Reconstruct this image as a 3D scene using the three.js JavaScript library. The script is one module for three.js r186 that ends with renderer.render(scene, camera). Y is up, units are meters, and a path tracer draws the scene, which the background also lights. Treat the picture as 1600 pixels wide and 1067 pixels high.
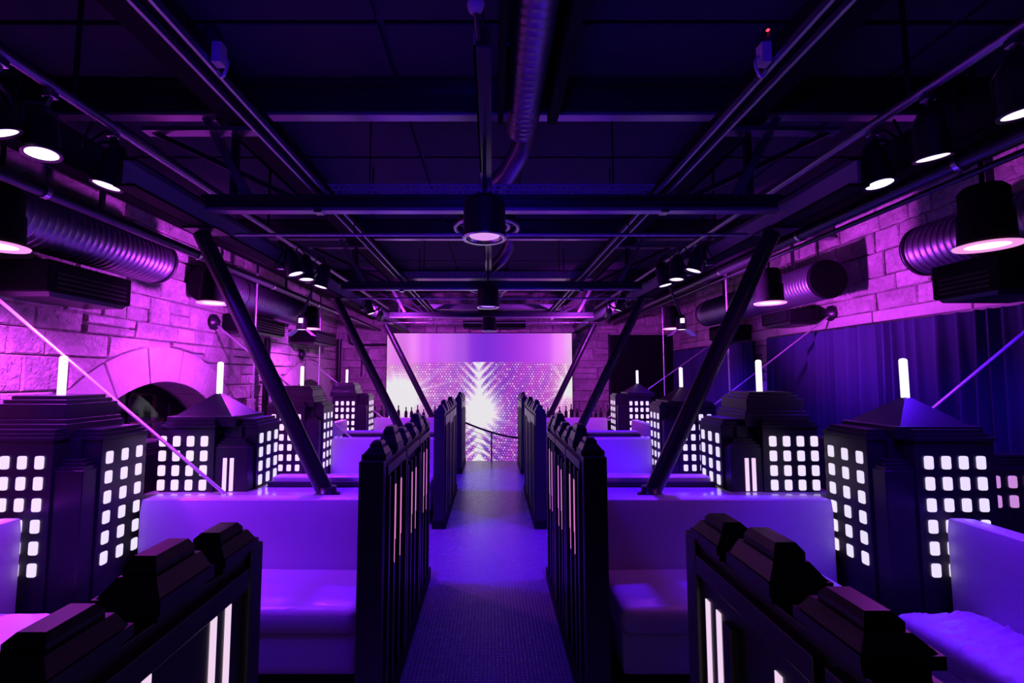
import * as THREE from 'three';
import { RoundedBoxGeometry } from 'three/addons/geometries/RoundedBoxGeometry.js';
import { mergeGeometries } from 'three/addons/utils/BufferGeometryUtils.js';
import { RectAreaLightUniformsLib } from 'three/addons/lights/RectAreaLightUniformsLib.js';

// ---------------------------------------------------------------- camera, light, exposure
const scene = new THREE.Scene();
scene.background = new THREE.Color(0x000000);
const F = 720;                                        // focal length in pixels of the 1600 x 1067 frame
const camera = new THREE.PerspectiveCamera(2 * Math.atan(533.5 / F) * 180 / Math.PI, 1600 / 1067, 0.05, 60);
camera.position.set(0, 1.6, 0);
camera.rotation.x = Math.atan(54.5 / F);
camera.setViewOffset(1600, 1067, 32, 0, 1600, 1067);  // lens shifted a little sideways
camera.updateProjectionMatrix();
const renderer = new THREE.WebGLRenderer({ antialias: true });
renderer.toneMapping = THREE.LinearToneMapping;
renderer.toneMappingExposure = 1.0;
renderer.shadowMap.enabled = true;
RectAreaLightUniformsLib.init();

const BLUE = new THREE.Color().setRGB(0.035, 0.0, 1.0);
const VIOLET = new THREE.Color().setRGB(0.075, 0.0, 1.0);
const PINK = new THREE.Color().setRGB(0.76, 0.055, 1.25);
const PAR_CD = 18, GAP_CD = 34, PENDANT_CD = 11, WASH_CD = 8, SHUTTER_CD = 12, DOWN_CD = 4.2, SPIRE_CD = 0.03, FLOOD_CD = 18;

function lamp(light) {
  light.castShadow = true;
  if (light.shadow && light.shadow.mapSize) light.shadow.mapSize.set(1024, 1024);
  scene.add(light);
  if (light.target) scene.add(light.target);
  return light;
}
function spot(color, cd, at, to, angle, penumbra, size = 2) {
  const l = new THREE.SpotLight(color, cd, 0, angle, penumbra, 2);
  l.position.set(at[0], at[1], -at[2]); l.target.position.set(to[0], to[1], -to[2]);
  l.shadow.radius = size;
  return lamp(l);
}

// ---------------------------------------------------------------- helpers (x, y, d): d is the distance down the aisle, z = -d
let seed = 20240611;
const rnd = () => { seed = (seed * 1664525 + 1013904223) >>> 0; return seed / 4294967296; };
const R = (a, b) => a + (b - a) * rnd();
const V = (x, y, d) => new THREE.Vector3(x, y, -d);
const taken = new Map();
function numbered(n) { const k = taken.get(n) || 0; taken.set(n, k + 1); return k ? n + '_' + String(k).padStart(3, '0') : n; }
function finish(g) {                                   // drop the index and give uv in metres, read off the facing of each triangle
  g = g.index ? g.toNonIndexed() : g;
  const p = g.attributes.position, n = p.count, uv = new Float32Array(n * 2);
  const a = new THREE.Vector3(), b = new THREE.Vector3(), c = new THREE.Vector3();
  for (let i = 0; i < n; i += 3) {
    a.fromBufferAttribute(p, i); b.fromBufferAttribute(p, i + 1); c.fromBufferAttribute(p, i + 2);
    const m = b.clone().sub(a).cross(c.clone().sub(a));
    const ax = Math.abs(m.x), ay = Math.abs(m.y), az = Math.abs(m.z);
    [a, b, c].forEach((q, k) => {
      const s = ax >= ay && ax >= az ? [q.z, q.y] : ay >= az ? [q.x, q.z] : [q.x, q.y];
      uv[(i + k) * 2] = s[0]; uv[(i + k) * 2 + 1] = s[1];
    });
  }
  g.setAttribute('uv', new THREE.BufferAttribute(uv, 2));
  for (const k of Object.keys(g.attributes)) if (!['position', 'normal', 'uv'].includes(k)) g.deleteAttribute(k);
  return g;
}
function B(x0, x1, y0, y1, d0, d1, r = 0) {            // a box, its edges rounded by r
  const w = Math.abs(x1 - x0), h = Math.abs(y1 - y0), p = Math.abs(d1 - d0);
  const g = r ? new RoundedBoxGeometry(w, h, p, 1, Math.min(r, w * .49, h * .49, p * .49)) : new THREE.BoxGeometry(w, h, p);
  g.translate((x0 + x1) / 2, (y0 + y1) / 2, -(d0 + d1) / 2);
  return finish(g);
}
function T(a, b, r, seg = 10, r2 = r) {                // a rod between two points
  const g = new THREE.CylinderGeometry(r2, r, a.distanceTo(b), seg, 1);
  g.applyQuaternion(new THREE.Quaternion().setFromUnitVectors(new THREE.Vector3(0, 1, 0), b.clone().sub(a).normalize()));
  const m = a.clone().add(b).multiplyScalar(.5);
  g.translate(m.x, m.y, m.z);
  return finish(g);
}
function bar(a, b, w, h) {                             // a rectangular bar between two points, h measured upright
  const g = new THREE.BoxGeometry(w, h, a.distanceTo(b));
  const o = new THREE.Object3D(); o.position.copy(a.clone().add(b).multiplyScalar(.5)); o.lookAt(b); o.updateMatrix();
  g.applyMatrix4(o.matrix);
  return finish(g);
}
function curveTube(pts, r, seg = 24, rs = 8) { return finish(new THREE.TubeGeometry(new THREE.CatmullRomCurve3(pts), seg, r, rs)); }
function L(profile, at, axis = new THREE.Vector3(0, 1, 0), seg = 28) {   // a lathed profile [[radius, along]] set up along an axis
  const g = new THREE.LatheGeometry(profile.map(([a, b]) => new THREE.Vector2(Math.max(a, 1e-4), b)), seg);
  g.applyQuaternion(new THREE.Quaternion().setFromUnitVectors(new THREE.Vector3(0, 1, 0), axis.clone().normalize()));
  g.translate(at.x, at.y, at.z);
  return finish(g);
}
function frustum(x0, x1, y0, y1, d0, d1, ix0, ix1, id0, id1) {   // a block whose top is inset by ix0, ix1, id0, id1
  const g = new THREE.BoxGeometry(1, 1, 1), p = g.attributes.position;
  for (let i = 0; i < p.count; i++) {
    const top = p.getY(i) > 0, rx = p.getX(i) > 0, fd = p.getZ(i) < 0;
    p.setXYZ(i, rx ? x1 - (top ? ix1 : 0) : x0 + (top ? ix0 : 0), top ? y1 : y0, -(fd ? d1 - (top ? id1 : 0) : d0 + (top ? id0 : 0)));
  }
  const q = g.toNonIndexed(); q.computeVertexNormals();
  return finish(q);
}
function cushion(x0, x1, y0, y1, d0, d1, r, puff = 0, wrinkle = 0, nx = 24, ny = 6, nd = 16) {   // upholstery: rounded, slightly full, creased
  const w = x1 - x0, h = y1 - y0, dp = d1 - d0;
  const g = new THREE.BoxGeometry(w, h, dp, nx, ny, nd), p = g.attributes.position, v = new THREE.Vector3(), q = new THREE.Vector3();
  const hx = w / 2 - r, hy = h / 2 - r, hz = dp / 2 - r;
  const ph = R(0, 6), k1 = R(.8, 1.2);
  for (let i = 0; i < p.count; i++) {
    v.fromBufferAttribute(p, i);
    // gather the grid lines towards the edges so that the rounding has something to bend
    const warp = (t, H) => { const u = t / H; return H * Math.sign(u) * Math.pow(Math.abs(u), .6); };
    v.set(warp(v.x, w / 2), warp(v.y, h / 2), warp(v.z, dp / 2));
    q.set(THREE.MathUtils.clamp(v.x, -hx, hx), THREE.MathUtils.clamp(v.y, -hy, hy), THREE.MathUtils.clamp(v.z, -hz, hz));
    const n = v.clone().sub(q);
    if (n.length() > 1e-6) v.copy(q).addScaledVector(n.normalize(), r);
    const u = v.x / (w / 2), t = v.z / (dp / 2), s = v.y / (h / 2);
    const mid = Math.max(0, 1 - u * u) * Math.max(0, 1 - t * t);
    if (h < Math.min(w, dp) * .9) { if (s > .6) v.y += puff * mid + wrinkle * crease(v.x, v.z, ph) * Math.max(0, 1 - u * u * u * u); }
    else if (dp < w) v.z += Math.sign(v.z) * puff * Math.max(0, 1 - u * u) * Math.max(0, 1 - s * s);
    else v.x += Math.sign(v.x) * puff * Math.max(0, 1 - t * t) * Math.max(0, 1 - s * s);
    p.setXYZ(i, v.x, v.y, v.z);
  }
  g.translate((x0 + x1) / 2, (y0 + y1) / 2, -(d0 + d1) / 2);
  const m = weld(g); m.computeVertexNormals();
  return finish(m);
}
function crease(x, z, ph) {                            // soft uneven folds where the cover has been sat on
  const a = z + .10 * Math.sin(x * 7 + ph) + .04 * Math.sin(x * 19 + z * 5), f = (q, w) => Math.pow(1 - Math.abs(Math.sin(q)), w);
  return f(a * 31 + ph, 3) * (.5 + .5 * Math.sin(z * 5.3 + x * 4 + ph)) + .7 * f(a * 53 - x * 6, 3) * (.5 + .5 * Math.sin(z * 8.1 - x * 9 + ph * 2));
}
function weld(g) {                                     // join the six sides of a box grid so that its normals run round the edges
  const p = g.attributes.position, map = new Map(), idx = [], pos = [];
  const id = [];
  for (let i = 0; i < p.count; i++) {
    const k = [p.getX(i), p.getY(i), p.getZ(i)].map(t => Math.round(t * 2e4)).join();
    if (!map.has(k)) { map.set(k, pos.length / 3); pos.push(p.getX(i), p.getY(i), p.getZ(i)); }
    id[i] = map.get(k);
  }
  for (let i = 0; i < g.index.count; i++) idx.push(id[g.index.getX(i)]);
  const o = new THREE.BufferGeometry(); o.setAttribute('position', new THREE.Float32BufferAttribute(pos, 3)); o.setIndex(idx);
  return o;
}
function prism(points, d0, d1) {                       // an outline in x, y run along d
  const s = new THREE.Shape(points.map(([x, y]) => new THREE.Vector2(x, y)));
  const g = new THREE.ExtrudeGeometry(s, { depth: d1 - d0, bevelEnabled: false });
  g.translate(0, 0, -d1);
  return finish(g);
}
const M = (...gs) => mergeGeometries(gs.flat());
function thing(name, label, category, [x, y, d], group, kind) {
  const o = new THREE.Group(); o.name = numbered(name); o.position.set(x, y, -d);
  o.userData = { label, category };
  if (group) o.userData.group = group;
  if (kind) o.userData.kind = kind;
  scene.add(o);
  return o;
}
function P(root, name, g, mat, label, parent) {        // a part whose shape is given in the place's own coordinates
  g.translate(-root.position.x, -root.position.y, -root.position.z);
  const m = new THREE.Mesh(g, mat); m.name = name; m.castShadow = m.receiveShadow = true;
  if (label) m.userData.label = label;
  (parent || root).add(m);
  return m;
}
function structure(name, label, category) {
  const o = new THREE.Group(); o.name = name; o.userData = { label, category, kind: 'structure' }; scene.add(o); return o;
}
const ROW = ['open-end row', 'middle row', 'video-wall row'];
const SIDE = s => s < 0 ? 'arch-wall side' : 'curtain side';

// ---------------------------------------------------------------- textures: fine grain only
function noiseField(n, octaves, s0) {
  const f = new Float32Array(n * n);
  let amp = 1, tot = 0, cells = s0, sd = s0 * 7 + 3;
  const r = () => { sd = (sd * 1664525 + 1013904223) >>> 0; return sd / 4294967296; };
  for (let o = 0; o < octaves; o++) {
    const g = Float32Array.from({ length: cells * cells }, r);
    for (let y = 0; y < n; y++) for (let x = 0; x < n; x++) {
      const fx = x / n * cells, fy = y / n * cells, ix = Math.floor(fx), iy = Math.floor(fy);
      let tx = fx - ix, ty = fy - iy; tx = tx * tx * (3 - 2 * tx); ty = ty * ty * (3 - 2 * ty);
      const a = g[(iy % cells) * cells + ix % cells], b = g[(iy % cells) * cells + (ix + 1) % cells];
      const c = g[((iy + 1) % cells) * cells + ix % cells], e = g[((iy + 1) % cells) * cells + (ix + 1) % cells];
      f[y * n + x] += amp * ((a * (1 - tx) + b * tx) * (1 - ty) + (c * (1 - tx) + e * tx) * ty);
    }
    tot += amp; amp *= .55; cells *= 2;
  }
  for (let i = 0; i < f.length; i++) f[i] /= tot;
  return f;
}
function tex(n, fn, srgb, repeat = 1) {
  const d = new Uint8Array(n * n * 4);
  for (let i = 0; i < n * n; i++) { const c = fn(i % n, Math.floor(i / n), i); for (let k = 0; k < 3; k++) d[i * 4 + k] = Math.max(0, Math.min(255, c[k] * 255)); d[i * 4 + 3] = 255; }
  const t = new THREE.DataTexture(d, n, n); t.wrapS = t.wrapT = THREE.RepeatWrapping; t.magFilter = THREE.LinearFilter; t.minFilter = THREE.LinearMipmapLinearFilter; t.generateMipmaps = true;
  if (srgb) t.colorSpace = THREE.SRGBColorSpace;
  t.repeat.set(repeat, repeat); t.needsUpdate = true;
  return t;
}
const nA = noiseField(512, 6, 6), nB = noiseField(512, 4, 40);
const stoneBump = tex(512, (x, y, i) => { const v = Math.abs(nA[i] - .5) * 1.6 + nB[i] * .35; return [v, v, v]; }, false, 1.1);
const stoneTint = tex(512, (x, y, i) => { const v = .80 + (nA[i] - .5) * .42 + (nB[i] - .5) * .2; return [v, v * .98, v * .95]; }, true, .8);
const smoothTint = tex(512, (x, y, i) => { const v = .84 + (nA[i] - .5) * .18 + (nB[i] - .5) * .08; return [v, v * .98, v * .95]; }, true, .9);
const leatherBump = tex(256, (x, y) => { const i = (y * 2 % 512) * 512 + x * 2 % 512, v = nB[i]; return [v, v, v]; }, false, 9);
const treadBump = tex(256, (x, y) => { const u = (x % 64) / 64 - .5, v = (y % 64) / 64 - .5; const h = Math.max(0, 1 - (u * u + v * v) * 14); return [h, h, h]; }, false, 11);
const treadRough = tex(512, (x, y, i) => { const v = .62 + (nB[i] - .5) * .3; return [v, v, v]; }, false, .9);
const wallRough = tex(512, (x, y, i) => { const v = .5 + (nB[i] - .5) * .4; return [v, v, v]; }, false, 2);

// ---------------------------------------------------------------- materials
const std = (rgb, roughness, metalness = 0, more = {}) => { const m = new THREE.MeshPhysicalMaterial({ roughness, metalness, ...more }); m.color.setRGB(...rgb); return m; };
const glow = (rgb, k) => { const m = new THREE.MeshStandardMaterial({ roughness: .5 }); m.color.setRGB(.6, .6, .6); m.emissive.setRGB(...rgb); m.emissiveIntensity = k; return m; };
const mt = {
  stone: [.72, .85, .95, .80].map((v, i) => std([v, v * .96, v * .9], .92, 0, { map: stoneTint, bumpMap: stoneBump, bumpScale: .03 })),
  arch: [.80, .86].map(v => std([v, v * .97, v * .93], .85, 0, { map: smoothTint, bumpMap: stoneBump, bumpScale: .002 })),
  mortar: std([.42, .40, .38], .95, 0, { bumpMap: stoneBump, bumpScale: .01 }),
  plaster: std([.06, .06, .065], .9),
  panel: std([.05, .048, .075], .85, 0, { specularIntensity: .3 }),
  leather: std([.52, .46, .60], .42, 0, { clearcoat: .35, clearcoatRoughness: .28, bumpMap: leatherBump, bumpScale: .0012 }),
  leatherDark: std([.03, .03, .035], .45),
  black: std([.014, .013, .020], .36, 0, { clearcoat: .2, clearcoatRoughness: .3 }),
  blackMatt: std([.007, .007, .010], .7, 0, { specularIntensity: .25 }),
  tower: std([.011, .009, .018], .34, 0, { clearcoat: .2, clearcoatRoughness: .25 }),
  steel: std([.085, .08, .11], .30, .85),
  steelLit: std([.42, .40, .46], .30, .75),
  tray: std([.36, .35, .46], .45, .3),
  steelPale: std([.42, .40, .48], .36, .9),
  galv: std([.36, .35, .42], .40, .9),
  chrome: std([.75, .75, .78], .25, 1),
  rod: std([.75, .72, .75], .35, .6),
  shelf: std([.50, .42, .55], .16, 0, { clearcoat: .8, clearcoatRoughness: .08 }),
  floor: std([.22, .22, .26], .42, .15, { bumpMap: treadBump, bumpScale: .0012, roughnessMap: treadRough }),
  floorSide: std([.06, .06, .07], .7),
  curtain: std([.032, .030, .13], .85, 0, { sheen: .5, sheenRoughness: .5 }),
  yellow: std([.75, .50, .05], .5),
  blueSheet: std([.05, .10, .45], .6),
  red: glow([1, .06, .02], 1.2),
  glass: std([.75, .78, .85], .05, 0, { transmission: 1, thickness: 0, ior: 1.3 }),
  window: glow([1.0, .92, 1.0], .80),
  windowPink: glow([1.0, .45, .9], .55),
  strip: glow([1.0, .74, .96], .86),
  stripPink: glow([1.0, .28, .72], .62),
  tube: glow([1.0, .93, 1.0], 1.1),
  lensPink: glow([1.0, .80, .98], 1.5),
  lensRing: glow([1.0, .35, .80], .9),
  lensDim: glow([.85, .38, .85], .8),
  bottle: std([.015, .014, .02], .18),
};

// ---------------------------------------------------------------- the room
const XL = -3.6, XR = 4.4, DB = 10.7, DF = -1.6, YC = 3.56, P0 = 2.75;
{ // floors
  const f = structure('floor', 'dark studded metal walkway between the booths with plain floor on both sides', 'floor');
  f.position.set(0, 0, 0);
  P(f, 'walkway', B(-.75, .75, -.12, 0, DF, 8.9), mt.floor, 'studded metal walkway');
  P(f, 'booth_floor', B(XL - .4, -.75, -.12, 0, DF, DB + .3), mt.floorSide);
  P(f, 'booth_floor', B(.75, XR + .4, -.12, 0, DF, DB + .3), mt.floorSide);
  P(f, 'stairwell_floor', B(-.75, .75, -1.3, -1.2, 8.8, DB + .3), mt.floorSide);
  P(f, 'stairwell_side', B(-.80, -.75, -1.3, -.12, 8.9, DB + .3), mt.floorSide);
  P(f, 'stairwell_side', B(.75, .80, -1.3, -.12, 8.9, DB + .3), mt.floorSide);
  P(f, 'stairwell_side', B(-.80, .80, -1.3, -.12, 8.83, 8.9), mt.floorSide);
}
{ // ceiling of large boards with open joints
  const c = structure('ceiling', 'dark ceiling of large flat boards with open joints', 'ceiling');
  P(c, 'ceiling_slab', B(XL - .4, XR + .4, YC + .03, YC + .2, DF, DB + .3), mt.plaster);
  const xs = [XL - .2, -2.9, -.62, .28, 2.6, XR + .2], ds = [DF, .3, 1.3, 2.42, 3.0, 4.0, 4.9, 6.3, 7.7, 9.1, DB];
  for (let i = 0; i + 1 < xs.length; i++) for (let j = 0; j + 1 < ds.length; j++)
    P(c, 'ceiling_board', B(xs[i] + .018, xs[i + 1] - .018, YC, YC + .03, ds[j] + .018, ds[j + 1] - .018), mt.panel);
}
const YA = .17, RA = 1.40, RO = 1.75, ARCH = [5.05, 9.05];
function stonesFor(root, spanD, ys, toGeom, skip, bend) {
  let y = ys[0];
  while (y < ys[1] - .05) {
    const h = Math.min(R(.17, .29), ys[1] - y);
    let x = spanD[0] - R(0, .3);
    while (x < spanD[1]) {
      const w = R(.26, .62), x1 = Math.min(x + w, spanD[1] + .2);
      const split = rnd() < .14 ? [[y, y + h * .5], [y + h * .5, y + h]] : [[y, y + h]];
      for (const [a, b] of split) {
        if (!skip((x + x1) / 2, (a + b) / 2, x1 - x, b - a)) {
          const gp = .005, q = [];
          const add = (X, Y) => q.push(bend ? bend(X, Y) : [X, Y]);
          const n = bend ? 6 : 1, jx = () => R(-.012, .012), c = [[x + gp + jx(), a + gp], [x1 - gp + jx(), a + gp], [x1 - gp + jx(), b - gp], [x + gp + jx(), b - gp]];
          for (let e = 0; e < 4; e++) for (let k = 0; k < n; k++) { const t = k / n, A = c[e], C = c[(e + 1) % 4]; add(A[0] + (C[0] - A[0]) * t, A[1] + (C[1] - A[1]) * t); }
          const g = toGeom(q, R(0, .028));
          P(root, 'stone', g, mt.stone[Math.floor(rnd() * 4)]);
        }
      }
      x = x1;
    }
    y += h;
  }
}
const extr = (q, depth, bev) => new THREE.ExtrudeGeometry(new THREE.Shape(q.map(([a, b]) => new THREE.Vector2(a, b))), { depth, bevelEnabled: true, bevelThickness: bev, bevelSize: bev * .8, bevelOffset: -bev * .8, bevelSegments: 1 });
{ // wall with the two arches
  const w = structure('wall_left', 'rough stone block wall with two smooth stone arches', 'wall');
  const s = new THREE.Shape([[-DB - .4, -1.3], [-DF, -1.3], [-DF, YC + .2], [-DB - .4, YC + .2]].map(a => new THREE.Vector2(...a)));
  for (const dc of ARCH) {
    const h = new THREE.Path(), t0 = Math.asin((.40 - YA) / RA);
    for (let k = 0; k <= 28; k++) { const t = t0 + (Math.PI - 2 * t0) * k / 28; h[k ? 'lineTo' : 'moveTo'](-dc + Math.cos(t) * RA, YA + Math.sin(t) * RA); }
    h.closePath(); s.holes.push(h);
  }
  const g = new THREE.ExtrudeGeometry(s, { depth: .42, bevelEnabled: false }); g.rotateY(-Math.PI / 2); g.translate(XL - .006, 0, 0);
  P(w, 'mortar_bed', finish(g), mt.mortar);
  const near = (X, Y) => { for (const dc of ARCH) { const dx = X + dc, dy = Y - YA, r = Math.hypot(dx, dy); if (r < RO + .01 && Y > YA - .4) return [-dc + dx / r * (RO + .01), YA + dy / r * (RO + .01)]; } return [X, Y]; };
  stonesFor(w, [-DB + .02, -1.9], [.10, YC - .02], (q, proud) => { const e = extr(q, .05 + proud, .014); e.rotateY(-Math.PI / 2); e.translate(XL + .014 + proud, 0, 0); return finish(e); },
    (X, Y, ww) => ARCH.some(dc => Math.hypot(X + dc, Y - YA) < RO - .02), near);
  for (const dc of ARCH) {                             // voussoirs and the smooth lining of the opening
    const t0 = Math.asin((.40 - YA) / RO), n = 9;
    for (let k = 0; k < n; k++) {
      const a = t0 + (Math.PI - 2 * t0) * (k + .018) / n, b = t0 + (Math.PI - 2 * t0) * (k + .982) / n, q = [];
      for (let j = 0; j <= 6; j++) { const t = a + (b - a) * j / 6; q.push([-dc + Math.cos(t) * (RO - .004), YA + Math.sin(t) * (RO - .004)]); }
      for (let j = 6; j >= 0; j--) { const t = a + (b - a) * j / 6; q.push([-dc + Math.cos(t) * (RA - .03), YA + Math.sin(t) * (RA - .03)]); }
      const e = extr(q, .34, .006); e.rotateY(-Math.PI / 2); e.translate(XL + .035, 0, 0);
      P(w, 'arch_stone', finish(e), mt.arch[k % 2], 'smooth pale arch stone');
    }
  }
}
ARCH.forEach((dc, i) => { // windows set deep in the arches
  const w = structure('window_' + (i + 1), i ? 'arched window deep in the stone arch beside the video wall' : 'arched window deep in the stone arch away from the video wall', 'window');
  const ring = (r0, r1, dep, x) => {
    const q = [], t0 = Math.asin((.45 - YA) / r0);
    for (let k = 0; k <= 24; k++) { const t = t0 + (Math.PI - 2 * t0) * k / 24; q.push([-dc + Math.cos(t) * r0, YA + Math.sin(t) * r0]); }
    if (r1) for (let k = 24; k >= 0; k--) { const t = t0 + (Math.PI - 2 * t0) * k / 24; q.push([-dc + Math.cos(t) * r1, YA + Math.sin(t) * r1 * .999]); }
    const g = new THREE.ExtrudeGeometry(new THREE.Shape(q.map(a => new THREE.Vector2(...a))), { depth: dep, bevelEnabled: false });
    g.rotateY(-Math.PI / 2); g.translate(x, 0, 0); return finish(g);
  };
  P(w, 'window_frame', ring(1.36, 1.29, .05, XL - .33), mt.blackMatt);
  P(w, 'pane', ring(1.30, 0, .006, XL - .35), mt.glass);
  for (const o of [-.62, 0, .62]) P(w, 'mullion', B(XL - .375, XL - .335, .45, YA + Math.sqrt(1.3 ** 2 - o * o), dc + o - .018, dc + o + .018), mt.blackMatt);
});
{ // what shows outside through the arch
  const t = thing('site_fence', 'yellow tube fence with blue sheeting outside the arched window', 'fence', [-4.4, 0, 5.4]);
  for (const y of [1.38, 1.02, .62]) P(t, 'rail', T(V(-4.4, y, 4.2), V(-4.4, y, 7.2), .022), mt.yellow);
  for (const d of [4.6, 5.4, 6.05, 6.8]) P(t, 'post', T(V(-4.4, .0, d), V(-4.4, 1.5, d), .022), mt.yellow);
  P(t, 'sheet', B(-4.50, -4.46, .0, 1.0, 4.2, 7.2), mt.blueSheet);
  const g = structure('ground', 'dark paving outside the arched windows', 'ground');
  P(g, 'paving', B(-6.5, XL - .45, -.2, 0, 2.5, DB + .3), mt.plaster);
}
{ // wall behind the curtains
  const w = structure('wall_right', 'rough stone block wall above dark curtains with a bare stone pier', 'wall');
  P(w, 'mortar_bed', B(XR + .006, XR + .4, -1.3, YC + .2, DF, DB + .4), mt.mortar);
  const toG = (q, proud) => { const e = extr(q, .05 + proud, .014); e.rotateY(Math.PI / 2); e.translate(XR - .014 - proud, 0, 0); return finish(e); };
  seed = 77;
  stonesFor(w, [2.6, DB - .05], [2.34, YC - .02], toG, () => false);
  stonesFor(w, [6.98, 7.42], [.0, 2.18], toG, () => false);
  for (let d = 1.8, k = 0; d < DB; k++) { const l = R(.7, 1.2), e = Math.min(d + l, DB - .03); P(w, 'ledge_stone', B(XR - .07, XR + .05, 2.175, 2.335, d + .006, e - .006, .012), mt.arch[k % 2], 'smooth pale ledge stone'); d = e + .001; if (DB - d < .1) break; }
}
{ // wall behind the video wall
  const w = structure('wall_back', 'stone block wall behind the video wall', 'wall');
  P(w, 'mortar_bed', B(XL - .4, XR + .4, -1.3, YC + .2, DB + .016, DB + .4), mt.mortar);
  const toG = (q, proud) => { const e = extr(q, .05, .012); e.translate(0, 0, -DB - .036 + proud * .6); return finish(e); };
  seed = 991;
  stonesFor(w, [XL + .2, XR - .05], [.3, YC - .02], toG, (X, Y) => X > -2.2 && X < 1.6 && Y < 2.35);
  const f = structure('wall_front', 'dark plain wall at the open end of the aisle', 'wall');
  P(f, 'wall_sheet', B(XL - .4, XR + .4, -.1, YC + .2, DF - .15, DF), mt.plaster);
}

// ---------------------------------------------------------------- video wall
{
  const x0 = -2.38, x1 = 1.83, y0 = -.85, y1 = 2.58, d = 10.48, W = 1024, H = 834;
  const px = new Uint8Array(W * H * 4);
  const g2 = (a, s) => Math.exp(-a * a / (2 * s * s));
  const cl = t => Math.max(0, Math.min(1, t));
  for (let j = 0; j < H; j++) for (let i = 0; i < W; i++) {
    const X = i / W * 288, Y = (1 - j / H) * 234.6;     // drawn in steps of about 1.5 cm, Y down from the top edge
    let r, g, b;
    const side = Math.abs(X - 152) / 145;
    r = .19 + .56 * Math.pow(side, 1.3); g = .028 + .20 * Math.pow(side, 3); b = .64 + .14 * side;
    const beam = .20 * g2(X - 42, 8) + .08 * g2(X - 62, 4) + .40 * g2(X - 287, 12) + .10 * g2(X - 262, 5) + .12 * g2(X - 95, 16) + .05 * g2(X - 120, 6);
    r += beam; g += beam * .6; b += beam * .3;
    const low = cl((Y - 45) / 3 - 1.5 * Math.pow(side, 3));   // the lower picture: bursts seen through a honeycomb of dots
    if (low > 0) {
      r = r * .86 + .12 + .06 * Math.sin(X * .21 + Y * .13); b *= .97; g += .01;
      const burst = (cx, cy, s, core, rays, ph) => {
        const dx = X - cx, dy = Y - cy, rr = Math.hypot(dx, dy), a = Math.atan2(dy, dx);
        const ray = Math.pow(.5 + .5 * Math.sin(a * rays + ph + Math.sin(a * 5 + ph) * 1.4), 2) * (.6 + .4 * Math.sin(a * 3 + ph * 2));
        return 1.5 * Math.exp(-Math.pow(rr / core, 2)) + 1.0 * Math.exp(-rr / (s * (.35 + ray))) * (.3 + ray);
      };
      let w = burst(145, 121, 15, 23, 18, 0) + burst(22, 98, 20, 27, 19, 1.2) + burst(282, 84, 18, 12, 17, .4) + burst(95, 118, 8, 7, 13, 2) * .7 + burst(270, 150, 9, 8, 11, 1) * .5;
      const ax = Math.abs(X - 143);                    // the feathered column above and below the middle burst
      const k = Y < 126 ? Y - 46 + ax * 1.0 : -(Y - 46) + ax * .8;
      w += Math.pow(Math.abs(Math.sin(k * .23)), 4) * Math.exp(-Math.pow(ax / 21, 2)) * .95 + g2(ax, 4) * .55;
      const sp = 4.3, row = Math.round(Y / (sp * .87)), ox = (row & 1) * sp / 2, dx = X - ox - Math.round((X - ox) / sp) * sp, dy = Y - row * sp * .87;
      const dot = cl(1.5 - Math.hypot(dx, dy) / 1.15);
      const hs = Math.sin(Math.round((X - ox) / sp) * 12.9898 + row * 78.233) * 43758.5453, hh = hs - Math.floor(hs);
      const dots = dot * (.16 + .85 * hh * hh * hh) * (1 - .8 * cl(w)), gap = 1 - .34 * (1 - dot) * (1 - .9 * cl(w * 1.2));
      r = (r + w * .8) * gap + dots * .75; g = (g + w * .95) * gap + dots * (.30 + .35 * hh); b = (b + w * .5) * gap + dots * .5;
      if (low < 1) { const sm = 1 - low; r += .05 * sm; }
    }
    const o = (j * W + i) * 4, enc = t => { t = cl(t); return 255 * (t < .0031308 ? t * 12.92 : 1.055 * Math.pow(t, 1 / 2.4) - .055); };
    px[o] = enc(Math.min(r, .80)); px[o + 1] = enc(Math.min(g, .78)); px[o + 2] = enc(Math.min(b, .80)); px[o + 3] = 255;
  }
  const t = new THREE.DataTexture(px, W, H); t.magFilter = THREE.LinearFilter; t.colorSpace = THREE.SRGBColorSpace; t.needsUpdate = true;
  const face = new THREE.MeshStandardMaterial({ color: 0x050505, roughness: .4, emissive: 0xffffff, emissiveMap: t, emissiveIntensity: 1.0 });
  const v = thing('video_wall', 'large glowing video wall showing pink and white light bursts', 'screen', [(x0 + x1) / 2, y0, d]);
  P(v, 'cabinet', B(x0 - .02, x1 + .02, y0 - .02, y1 + .02, d + .01, d + .16, .01), mt.blackMatt);
  const pl = new THREE.PlaneGeometry(x1 - x0, y1 - y0); pl.translate((x0 + x1) / 2, (y0 + y1) / 2, -d);
  P(v, 'screen', pl, face, 'glowing picture of pink bursts behind a honeycomb of dots');
  P(v, 'bracket', B(x0 + .3, x0 + .4, y0, y1 - .3, d + .15, d + .26), mt.steel);
  P(v, 'bracket', B(x1 - .4, x1 - .3, y0, y1 - .3, d + .15, d + .26), mt.steel);
  const l = new THREE.RectAreaLight(new THREE.Color().setRGB(.6, .2, 1), .12, x1 - x0, 2.4);
  l.position.set((x0 + x1) / 2, 1.3, -d + .02); l.lookAt((x0 + x1) / 2, 1.3, 0); lamp(l);
  const bl = thing('wall_board', 'flat black board on the stone wall beside the video wall', 'board', [3.35, .5, DB - .04]);
  P(bl, 'board_face', B(2.72, 4.2, .5, 2.56, DB - .06, DB, .008), mt.blackMatt);
  P(bl, 'board_edge', B(2.70, 2.74, .5, 2.58, DB - .075, DB - .005), mt.steel);
}

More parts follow.
